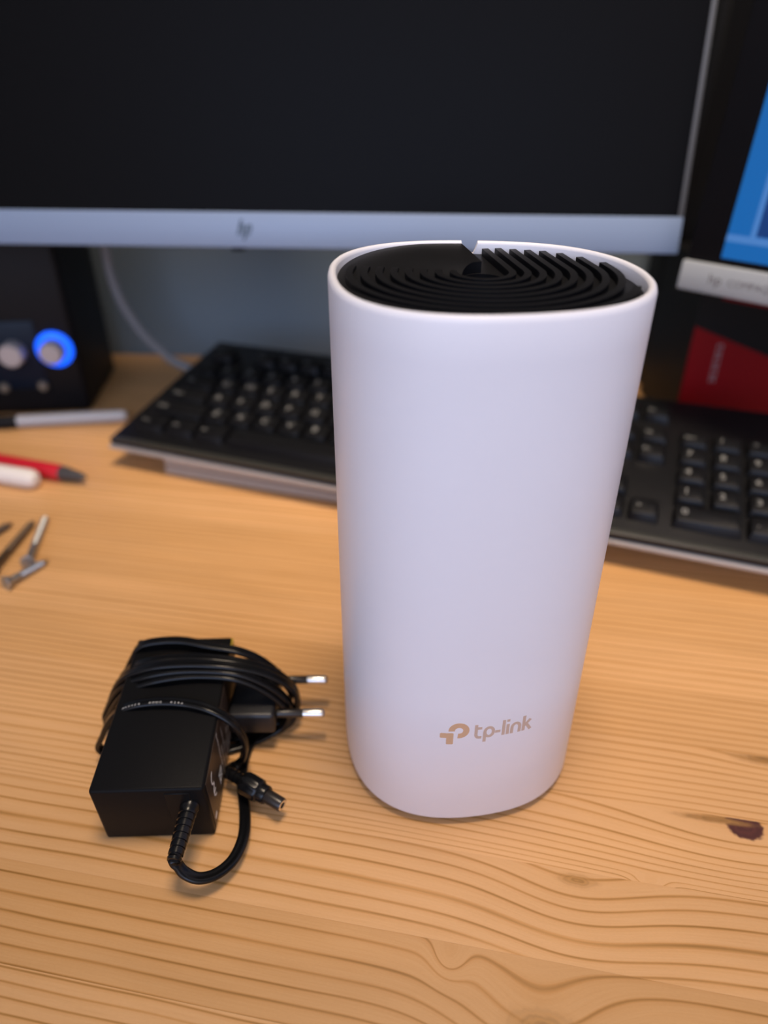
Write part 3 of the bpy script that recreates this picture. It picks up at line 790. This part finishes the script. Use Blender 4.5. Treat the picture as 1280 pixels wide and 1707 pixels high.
# ------------------------------------------------------------------ speaker at the left
spk = empty('speaker', 'black desktop speaker with silver knobs and a glowing blue ring', 'speaker', (-290, 533, 0), (0, 0, radians(6)))
MB().box(-70, 52, 0, 95, 0, 215, bev=5, seg=3).build('cabinet', M_speaker, spk)
MB().box(-62, 24, -1.2, 1, 22, 76, bev=1.0).build('control_panel', M_panel, spk, label='blue-black control panel')
SPM = spk.rotation_euler.to_matrix().inverted()
def on_face(px, py):
    d = FW * FPX + RT * (px - 640) - UP * (py - 853.5)
    n = Vector((-sin(radians(6)) * -1, -cos(radians(6)), 0)); n = spk.rotation_euler.to_matrix() @ Vector((0, -1, 0))
    o = Vector((-290, 533, 0)); t = (o - CAM).dot(n) / d.dot(n); return SPM @ (CAM + d * t - o)
RX = Matrix.Rotation(pi / 2, 4, 'X')
def knob(px, py, r, depth, nm, mt, lab_=None):
    q = on_face(px, py); Mx = Matrix.Translation((q.x, -1.0, q.z)) @ RX
    return MB().lathe([(r, 0), (r, depth - 1.5), (r - 1.2, depth)], Mx, 28).build(nm, mt, spk, label=lab_)
q = on_face(92, 581); 
MB().lathe([(14.0, 0), (14.0, 1.4), (13.2, 2.0), (7.0, 2.0)], Matrix.Translation((q.x, -1.0, q.z)) @ RX, 40).build('ring_light', M_led, spk, label='blue glowing ring')
knob(92, 581, 8.6, 13, 'knob', M_knob, 'silver knob inside the blue ring')
knob(25, 586, 9.2, 11, 'knob', M_knob)
knob(73, 642, 4.2, 2.4, 'jack', M_jack); knob(9, 645, 4.2, 2.4, 'jack', M_jack)

# ------------------------------------------------------------------ cord hanging behind the monitor
pts = [Vector((-224, 605, 250)), Vector((-224, 600, 190)), at(177, 430, 110), at(186, 462, 90), at(205, 508, 65), at(238, 556, 38), at(272, 586, 18), at(300, 604, 7), Vector((-150, 612, 4)), Vector((-60, 606, 4)), Vector((10, 600, 4))]
pts[2:8] = [CAM + (FW * FPX + RT * (px - 640) - UP * (py - 853.5)) * (yy_ / (FW * FPX + RT * (px - 640) - UP * (py - 853.5)).y) for px, py, yy_ in ((177, 425, 600), (186, 462, 600), (205, 508, 602), (238, 556, 606), (270, 586, 610), (298, 606, 612))]
pc = catmull(pts, 8)
for p in pc: p.z = max(p.z, 4.0)
o = MB().sweep(pc, circ(3.9, 12), [Vector((1, 0.2, 0.1))] * len(pc)).build('cord', M_cord, None)
tag(o, 'pale grey cord curving down the wall below the dark monitor', 'cord')

# ------------------------------------------------------------------ pens, stub, screws at the left
def lay(name, label, cat, p, q, group=None):
    """an Empty at p, local z axis running to q along the desk"""
    p = Vector(p); q = Vector(q); d = q - p
    o = empty(name, label, cat, tuple(p), (0, 0, 0), group); o.rotation_euler = d.to_track_quat('Z', 'X').to_euler(); return o, d.length
a = at(8, 703.5, 5.2); b_ = at(212, 692.5, 5.2); a.z = b_.z = 5.2
o, L = lay('white_pen', 'slim white pen with black cap lying below the speaker', 'pen', a, b_)
cut = 8
MB().lathe([(4.6, cut), (4.6, L - 6), (3.8, L - 1), (2.5, L)], None, 24).build('barrel', M_whitepen, o)
MB().lathe([(4.0, -60), (5.2, -58), (5.2, cut + 1), (4.8, cut + 2)], None, 24).build('cap', M_cap, o, label='black cap')
a = at(-120, 748, 5.6); b_ = at(145, 801, 3.2); a.z = 5.6; b_.z = 5.6
o, L = lay('red_pen', 'red pen with a dark grey tip lying left of the keyboard', 'pen', a, b_)
MB().lathe([(4.2, 0), (5.4, 1.5), (5.5, L - 21), (5.0, L - 19.5)], None, 24).build('barrel', M_red, o)
MB().lathe([(5.1, L - 20.5), (4.7, L - 16), (2.6, L - 4), (1.0, L - 0.2), (0.5, L)], None, 24).build('tip', M_dk, o, label='dark grey cone tip')
a = at(-60, 780, 6.5); b_ = at(62, 800, 6.5); a.z = b_.z = 6.6
o, L = lay('rubber_stub', 'cream white rounded stub lying against the red pen', 'eraser', a, b_)
MB().lathe([(3, 0), (5.8, 2), (6.4, 6), (6.4, L - 6), (5.4, L - 2), (3.2, L)], None, 24).build('stub', M_cream, o)
def screw(px0, py0, px1, py1, label, mt, zh=3.0):
    """tip pixel, head pixel"""
    p = at(px0, py0, 1.6); q = at(px1, py1, zh); p.z = 2.0; q.z = zh
    o, L = lay('screw', label, 'screw', p, q, 'loose screws at the left edge')
    prof = [(0.15, 0), (1.7, 4.5)]
    z = 4.5
    while z < L * 0.66: prof += [(2.2, z + .5), (1.7, z + 1.1)]; z += 1.3
    prof += [(2.0, z + .6), (2.0, L - 4.2)]
    MB().lathe(prof, None, 14).build('shank', mt, o, smooth=30)
    h = MB(); h.lathe([(2.0, L - 4.3), (4.0, L - 0.9), (4.1, L - .2), (3.8, L), (1.0, L), (0.9, L - 1.0)], None, 20); h.build('head', mt, o, smooth=30)
    return o
screw(78, 860, 46, 938, 'grey screw pointing away, its head beside the lowest screw', M_screw, 4.0)
screw(82, 934, 8, 973, 'grey screw nearest the camera of those at the left edge', M_screw, 4.0)
screw(58, 868, -14, 950, 'dark brown screw lying across the left edge between grey ones', M_screwdk, 4.0)
screw(22, 872, -50, 912, 'brown grey screw farthest left, only its tip in frame', M_screwdk, 4.0)
